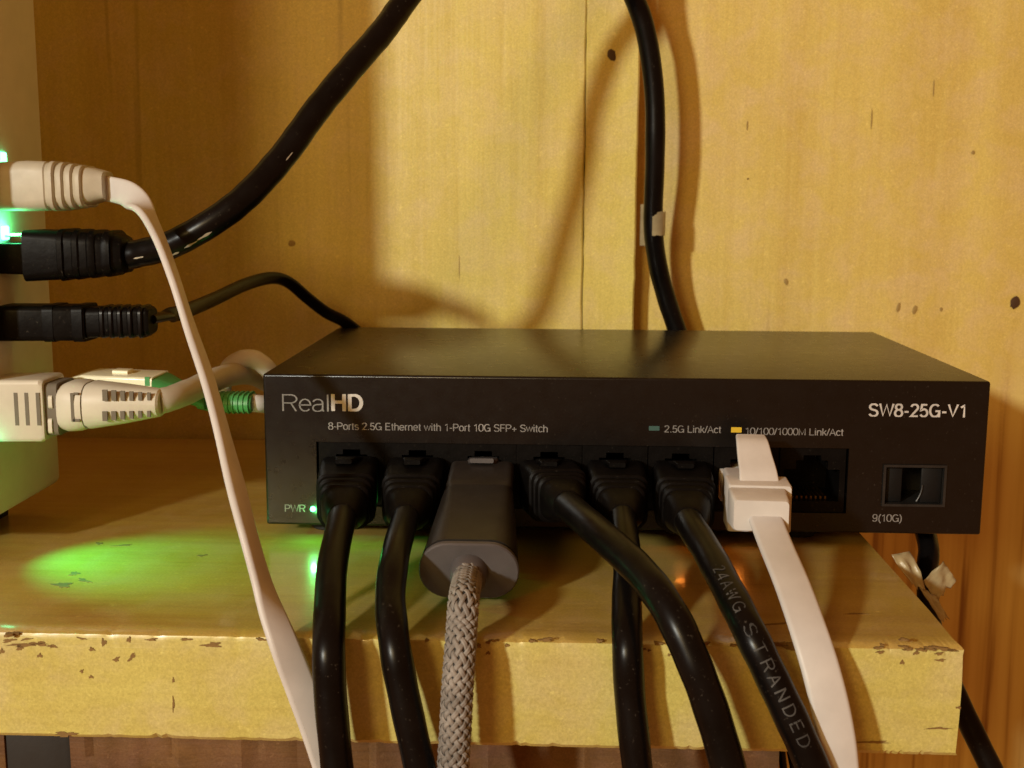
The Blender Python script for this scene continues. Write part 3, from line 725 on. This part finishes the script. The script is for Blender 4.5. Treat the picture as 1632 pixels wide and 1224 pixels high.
# white flat cable from the router
o = thing('flat_cable', P(90, 320, 0), 'white flat cable drooping from the router past the left end of the box', 'cable')
yy = -3.0
plug_h(o, yy, 0, 0, 0, [(-70, 268, 325, 11, .6), (-30, 268, 325, 11, .6), (-28, 261, 335, 12.5, 2), (60, 257, 336, 12.5, 2.2), (88, 258, 335, 12.3, 2.4), (90, 260, 332, 11.8, 2.2), (140, 266, 328, 10.4, 2.6), (160, 270, 322, 8.0, 2.4), (172, 274, 318, 7.0, 1.6)], M['dull_plug'], 'boot', 12)
for k in range(4):
    u = 95 + 13.5 * k; a = 258.5 + 2.2 * k
    plug_h(o, yy, 0, 0, 0, [(u, a + 2, 335 - 1.5 * k - 2, 12.0 - .5 * k, 2.2), (u + 1.5, a - 1, 336 - 1.7 * k, 13.0 - .5 * k, 2.6), (u + 7, a - .5, 335.6 - 1.7 * k, 12.9 - .5 * k, 2.6), (u + 9, a + 2, 333 - 1.7 * k, 12.0 - .5 * k, 2.2)], M['dull_plug'], 'ridge', 12)
pts = [P(160, 300, -3), P(182, 303, -4), P(208, 312, -8), P(232, 340, -13), P(254, 382, -19), P(276, 440, -24), P(302, 520, -28), P(333, 612, -36), P(362, 720, -44), P(390, 830, -54), P(421, 940, -58), P(450, 1020, -62.3), P(480, 1098, -62.3), P(508, 1175, -62.3), P(545, 1290, -62.3)]
Zv = Vector((0, 0, 1)); Yv = Vector((0, 1, 0)); Xv = Vector((1, 0, 0))
sd = [Zv, Zv, Zv + Yv * .7, Yv + Zv * .2 - Xv * .12, Yv - Xv * .10, Yv - Xv * .12, Yv - Xv * .10, Yv - Xv * .05, Yv + Xv * .02, Yv + Xv * .12, Yv + Xv * .25, Yv * .8 + Xv * .8, Yv * .6 + Xv, Yv * .6 + Xv, Yv * .6 + Xv]
mb = MB(); ribbon(mb, pts, 5.3, 1.5, sd, 14); mb.build('sheath', M['white_pvc'], o)

# thick black cable arching from the router over the top and down behind the box
o = thing('network_cable', P(120, 405, 0), 'thick black cable curving up from the router, arching above and down behind the box', 'cable', 'black network cables')
plug_h(o, -2, 0, 0, 0, [(-60, 388, 432, 11.4, .5), (57, 386, 435, 11.4, .6)], M['black_plastic'], 'plug', 11)
plug_h(o, -2, 0, 0, 0, [(-20, 373, 379, 5, .3), (54, 371, 376, 5, .3)], M['clear_plug'], 'latch', 6)
bt = plug_h(o, -2, 0, 0, 0, [(54, 370, 442, 11.5, 1.0), (56, 366, 446, 12.6, 1.6), (100, 367, 444, 12.4, 2.0), (150, 369, 441, 12.0, 2.4), (190, 371, 436, 10.6, 2.8), (204, 378, 434, 9.0, 2.8), (208, 384, 428, 6.5, 2.2)], M['black_plastic'], 'boot', 12)
for k in range(4):
    u = 108 + 23 * k
    plug_h(bt, -2, 0, 0, 0, [(u, 369 + k, 442 - 1.5 * k, 12, 2.4), (u + 3, 364 + k, 446 - 2 * k, 13.4 - .4 * k, 2.8), (u + 10, 364.5 + k, 445 - 2 * k, 13.2 - .4 * k, 2.8), (u + 13, 369 + k, 440 - 1.8 * k, 12, 2.4)], M['black_plastic'], 'ridge', 12)
pts = [P(195, 409, -2), P(225, 403, -3), P(270, 391, -5), P(335, 356, -5), P(392, 313, -2), P(450, 250, 4), P(505, 175, 10), P(560, 108, 16), P(610, 50, 23), P(650, -5, 29), P(720, -95, 36), P(800, -160, 42), P(890, -165, 62), P(965, -100, 80), P(1010, -5, 92), P(1031, 60, 94.5), P(1043, 150, 96), P(1044, 250, 97), P(1041, 355, 100), P(1048, 420, 102.5), P(1062, 475, 104), P(1080, 530, 104.5), P(1100, 600, 104), P(1110, 680, 101)]
mb = MB(); tube(mb, pts, lambda f: 2.95 - .15 * f, 24, 10); mb.build('sheath', M['black_pvc'], o)

# scuffs and paint flecks on that cable
def scuff(pth, fr, r, u, length, ang, width, parent):
    i = min(range(len(pth)), key=lambda q: abs(to_px(pth[q])[0] - u) + (1e3 if pth[q].y > 40 else 0))
    p = pth[i]; t, s_, w = fr[i]; view = (CAM - p); view = (view - t * view.dot(t)).normalized(); lat = t.cross(view); n = 8; rings = []
    for k in range(n + 1):
        f = k / n; hw = width * (math.sin(math.pi * f) ** .6) * (.75 + .25 * math.sin(9 * f + u)) + .02
        c = p + t * ((f - .5) * length)
        rings.append([c + (view * math.cos(ang + q * hw / r) + lat * math.sin(ang + q * hw / r)) * (r + .06) for q in (-1, -.3, .3, 1)])
    mb = MB(); mb.loft(rings, cap=False, closed=False); mb.build('scuff', M['scuff'], parent)
_sh = o.children[-1] if o.children[-1].name.startswith('sheath') else [c_ for c_ in o.children if c_.name.startswith('sheath')][0]
_pp = catmull(pts, 10); _ff = frames(_pp)
for u_, le_, an_, wd_ in ((277, 2.6, .75, .35), (300, 3.2, .62, .28), (322, 3.6, .55, .34), (452, 2.4, .35, .16), (232, 2.6, .3, .2)):
    scuff(_pp, _ff, 2.93, u_, le_, an_, wd_, _sh)

# tape on the cable
t = thing('tape', P(1045, 356, 97.5), 'small pale tape scrap wrapped round the black cable in front of the wall gap', 'tape')
c = P(1042, 356, 100.1)
mb = MB(); rings = []
for k in range(9):
    a = math.radians(-12 + 100 * k / 8); 
    rr = 3.15; p = c + Vector((math.sin(a) * rr, -math.cos(a) * rr, 0))
    n_ = Vector((math.sin(a), -math.cos(a), 0))
    hh = 3.4 + .15 * math.sin(k * 2.1)
    rings.append([p + Vector((0, 0, -hh)), p + Vector((0, 0, hh)), p + n_ * .22 + Vector((0, 0, hh)), p + n_ * .22 + Vector((0, 0, -hh))])
mb.loft(rings); mb.build('wrap', M['tape'], t)
a = P(1014, 326, 107.2); b = P(1027, 392, 107.2)
mb = MB(); body(mb, [(0, 2.3, 12.5, .3), (.6, 2.2, 12.2, .3)], Vector((0, -1, 0)), Xv, Zv, Vector(((a.x + b.x) / 2 + 1.3, 110.5, (a.z + b.z) / 2))); mb.build('tail', M['tape'], t)

# black USB-style plug and thin flat cord
o = thing('power_cord', P(120, 512, 0), 'thin flat black cord with a long black plug running from the router behind the box', 'cord')
plug_h(o, -5, 0, 0, 0, [(-60, 485, 541, 9, 1.2), (140, 486, 540, 9, 1.2), (146, 489, 537, 8.4, 1.4)], M['black_plastic'], 'plug', 9)
for u in (82, 128): plug_h(o, -5, 0, 0, 0, [(u, 484.2, 541.8, 9.3, 1.3), (u + 16, 484.2, 541.8, 9.3, 1.3)], M['black_plastic'], 'grip_band', 9)
plug_h(o, -5, 0, 0, 0, [(145, 489, 536, 7.4, 1.4), (200, 488, 535, 7.0, 1.4), (240, 489, 533, 6.6, 1.4), (244, 492, 530, 6, 1.4)], M['black_plastic'], 'boot', 8)
for u in (168, 182, 196, 212, 228): plug_h(o, -5, 0, 0, 0, [(u, 487, 536, 7.6, 1.5), (u + 2, 486, 537, 8.0, 1.6), (u + 6, 486, 536.6, 8.0, 1.6), (u + 8, 487.5, 535, 7.4, 1.5)], M['black_pvc'], 'ridge', 8)
pts = [P(238, 507, -5), P(268, 503, 4), P(300, 494, 18), P(345, 475, 38), P(392, 453, 58), P(432, 443, 72), P(460, 450, 80), P(490, 475, 86), P(520, 498, 90), P(552, 515, 92), P(585, 545, 97), P(620, 600, 98)]
sd = [Yv, Yv, Yv * 1 + Zv * .35, Zv, Zv, Zv + Xv * .3, Xv + Zv, Xv + Zv, Xv * .8 + Zv, Xv * .6 + Zv, Xv + Zv, Xv + Zv]
mb = MB(); ribbon(mb, pts, 3.5, 1.8, sd, 12); mb.build('sheath', M['black_pvc'], o)

# grey plug with slotted strain relief
o = thing('grey_cable', P(130, 645, -9), 'pale grey cable with a slotted strain relief and a block-shaped plug with three grooves', 'cable')
yg = -9
blk = plug_h(o, yg, 0, 0, 0, [(-90, 600, 697, 12, 1.0), (82, 599, 696, 12, 1.0), (87, 601, 694, 11.4, 1.2)], M['grey_plug'], 'plug', 12)
plug_h(o, yg, 0, 0, 0, [(84, 606, 688, 9.6, 1.2), (106, 606, 688, 9.6, 1.2)], M['slot'], 'neck', 10)
for a, b in ((624, 645), (660, 684)): plug_h(o, yg, 0, 0, 0, [(93, a, b, 10.4, .6), (99, a, b, 10.4, .6)], M['grey_plug'], 'prong', 10)
fyg = P(40, 645, yg).y - 6.05
def slab(par, u0, u1, v0, v1, yc, mat='slot', name='slot', th=.25):
    a = P(u0, v1, yc); b = P(u1, v0, yc)
    MB().box(a.x, b.x, yc - th, yc + .4, a.z, b.z).build(name, M[mat], par, smooth=False)
for u in (26, 43, 61): slab(blk, u - 1.5, u + 1.5, 626, 678, fyg, 'slot', 'groove', .02)
dome = plug_h(o, yg, 0, 0, 0, [(100, 622, 668, 8, 2.5), (106, 611, 680, 10.4, 3.0), (118, 606, 684, 11.6, 3.6), (135, 606, 683, 11.8, 3.8), (145, 608, 680, 11.6, 3.8)], M['grey_plug'], 'shoulder', 12)
slab(dome, 114, 117, 627, 672, yg - 5.85, th=.05); slab(dome, 117, 127, 668, 672, yg - 5.85, th=.05); slab(dome, 117, 124, 626, 629, yg - 5.85, th=.05)
plug_h(o, yg, 0, 0, 0, [(142, 609, 680, 11.0, 3.4), (150, 609, 680, 11.0, 3.4)], M['slot'], 'seam', 11)
rel = plug_h(o, yg, 0, 0, 0, [(147, 609, 679, 11.4, 3.6), (152, 608, 680, 11.6, 3.6), (200, 613, 673, 9.8, 3.2), (256, 620, 663, 7.4, 2.8), (259, 623, 659, 6.4, 2.4)], M['grey_plug'], 'strain_relief', 11)
for k in range(6):
    u = 167 + 14 * k; h = 1 - .07 * k; w = 3.6 - .25 * k
    yc = yg - (5.75 - .36 * k)
    slab(rel, u - w, u + w, 621.5 + k * .9, 639 - k * .2, yc, th=.02); slab(rel, u - w, u + w, 656 - k * .2, 671 - k * 1.2, yc, th=.02)
pts = [P(250, 641, -9), P(275, 634, -6), P(305, 622, 2), P(340, 606, 14), P(375, 596, 28), P(405, 598, 42), P(432, 612, 56), P(462, 634, 70), P(500, 650, 85)]
mb = MB(); tube(mb, pts, 2.7, 20, 10); mb.build('sheath', M['grey_pvc'], o)

# green booted patch cable lying behind
o = thing('patch_cable', P(200, 610, 30), 'loose patch cable with green boots and a pale clear plug behind the grey strain relief', 'cable')
yg = 7
cp = plug_h(o, yg, 0, 0, 0, [(122, 598, 607, 9, .6), (146, 592, 614, 11.4, .6), (256, 596, 628, 11.6, .6)], M['clear_plug'], 'plug', 11)
plug_h(o, yg, 0, 0, 0, [(184, 588, 595, 4, .4), (208, 589, 596, 4, .4)], M['clear_plug'], 'latch', 4)
slab(cp, 231, 238, 601, 615, yg - 5.85, 'green_boot', 'wire_window', .02)
plug_h(o, yg, 0, 0, 0, [(256, 598, 626, 12, 1.2), (266, 600, 630, 11, 2), (300, 616, 640, 7, 2), (330, 630, 651, 5.5, 2)], M['green_boot'], 'boot', 11)
plug_h(o, yg + 3, 0, 0, 0, [(318, 629, 650, 5.5, 2), (344, 626, 655, 7.6, 2.6), (402, 628, 655, 7.6, 2.6), (405, 630, 653, 7, 2.4)], M['green_boot'], 'boot', 9)
for k in range(7):
    u = 350 + 8 * k
    plug_h(o, yg + 3, 0, 0, 0, [(u, 627, 655, 7.6, 2.6), (u + 1, 625, 657, 8.2, 2.8), (u + 3.4, 625, 657, 8.2, 2.8), (u + 4.4, 627, 655, 7.6, 2.6)], M['green_boot'], 'ridge', 9)
pts = [P(396, 642, 10), P(420, 644, 12), P(460, 648, 30), P(520, 655, 60), P(560, 660, 90)]
mb = MB(); tube(mb, pts, 2.0, 16, 8); mb.build('sheath', M['white_pvc'], o)

# white round cable looping behind the corner of the box
o = thing('white_cable', P(395, 590, 58), 'white round cable looping up beside the back left corner of the box', 'cable')
pts = [P(352, 640, 26), P(356, 606, 28), P(368, 584, 29), P(386, 573, 30), P(406, 573, 31), P(424, 586, 32), P(440, 608, 34), P(462, 650, 40)]
mb = MB(); pth, fr = tube(mb, pts, 2.25, 20, 12); sh = mb.build('sheath', M['white_pvc'], o)

# cord dropping past the right end of the shelf, with tape
o = thing('drop_cord', (150, 40, -8), 'black cord dropping past the right end of the shelf through torn tape', 'cord')
q_ = P(1481, 850, 15)
pts = [Vector((156, 99, -3.2)), Vector((154, 60, -3.3)), Vector((q_.x + .5, 32, -3.4)), Vector((q_.x, 20, -3.8)), P(1480, 874, 12), P(1478, 905, 8), P(1478, 935, 4), P(1480, 975, 0), P(1489, 1020, -4), P(1507, 1070, -8), P(1536, 1135, -12), P(1570, 1205, -15), P(1612, 1290, -18)]
mb = MB(); tube(mb, pts, 2.35, 18, 10); mb.build('sheath', M['black_pvc'], o)
def tape_sheet(corners, ys, label, seed, wr=.5):
    rnd = random.Random(seed); n = 10; c = [P(u, v, y) for (u, v), y in zip(corners, ys)]
    ph = [rnd.uniform(0, 6.28) for _ in range(6)]; top = []
    for i in range(n + 1):
        for j in range(n + 1):
            a, b = i / n, j / n
            jag = .05 * math.sin(17 * a + ph[0]) + .04 * math.sin(29 * a + ph[1])
            b2 = b * (1 + jag) if b > .5 else b
            p = c[0].lerp(c[1], a).lerp(c[3].lerp(c[2], a), b2)
            w = math.sin(9 * a + 5 * b + ph[2]) * .5 + math.sin(6 * b - 11 * a + ph[3]) * .35 + math.sin(19 * b + 7 * a + ph[4]) * .2
            top.append(p + Vector((.15 * w, -wr * w, .2 * w)))
    mb = MB(); m = n + 1; fs = [(i * m + j, (i + 1) * m + j, (i + 1) * m + j + 1, i * m + j + 1) for i in range(n) for j in range(n)]
    mb.add(top, fs)
    o_ = mb.build('tape', M['tape'], None, angle=70); md = o_.modifiers.new('thickness', 'SOLIDIFY'); md.thickness = .12 * S
    tag(o_, label, 'tape', 'torn tape at the shelf end'); return o_
tape_sheet([(1421, 884), (1452, 878), (1478, 944), (1452, 930)], [-4, -3, -6, -7], 'left wing of torn pale tape curling over the shelf end', 3)
tape_sheet([(1471, 926), (1504, 894), (1524, 926), (1492, 958)], [-3, -1, -1, -3], 'right flap of torn pale tape in front of the dropping black cord', 8)
tape_sheet([(1466, 936), (1490, 948), (1512, 984), (1500, 990)], [-8, -6, -12, -14], 'lower tail of torn tape stuck along the shelf end corner', 12, .3)

# thin dark lead hanging under the shelf
o = thing('thin_lead', P(1252, 1205, -30), 'thin dark lead hanging below the shelf behind the lettered black cable', 'cord')
mb = MB(); tube(mb, [P(1247, 1170, -30), P(1246, 1195, -30), P(1249, 1230, -30), P(1254, 1300, -30)], .75, 12, 8); mb.build('sheath', M['black_pvc'], o)
mb = MB(); tube(mb, [P(1256, 1170, -28), P(1258, 1195, -28), P(1264, 1230, -28), P(1272, 1300, -28)], .6, 12, 8); mb.build('strand', M['black_pvc'], o)
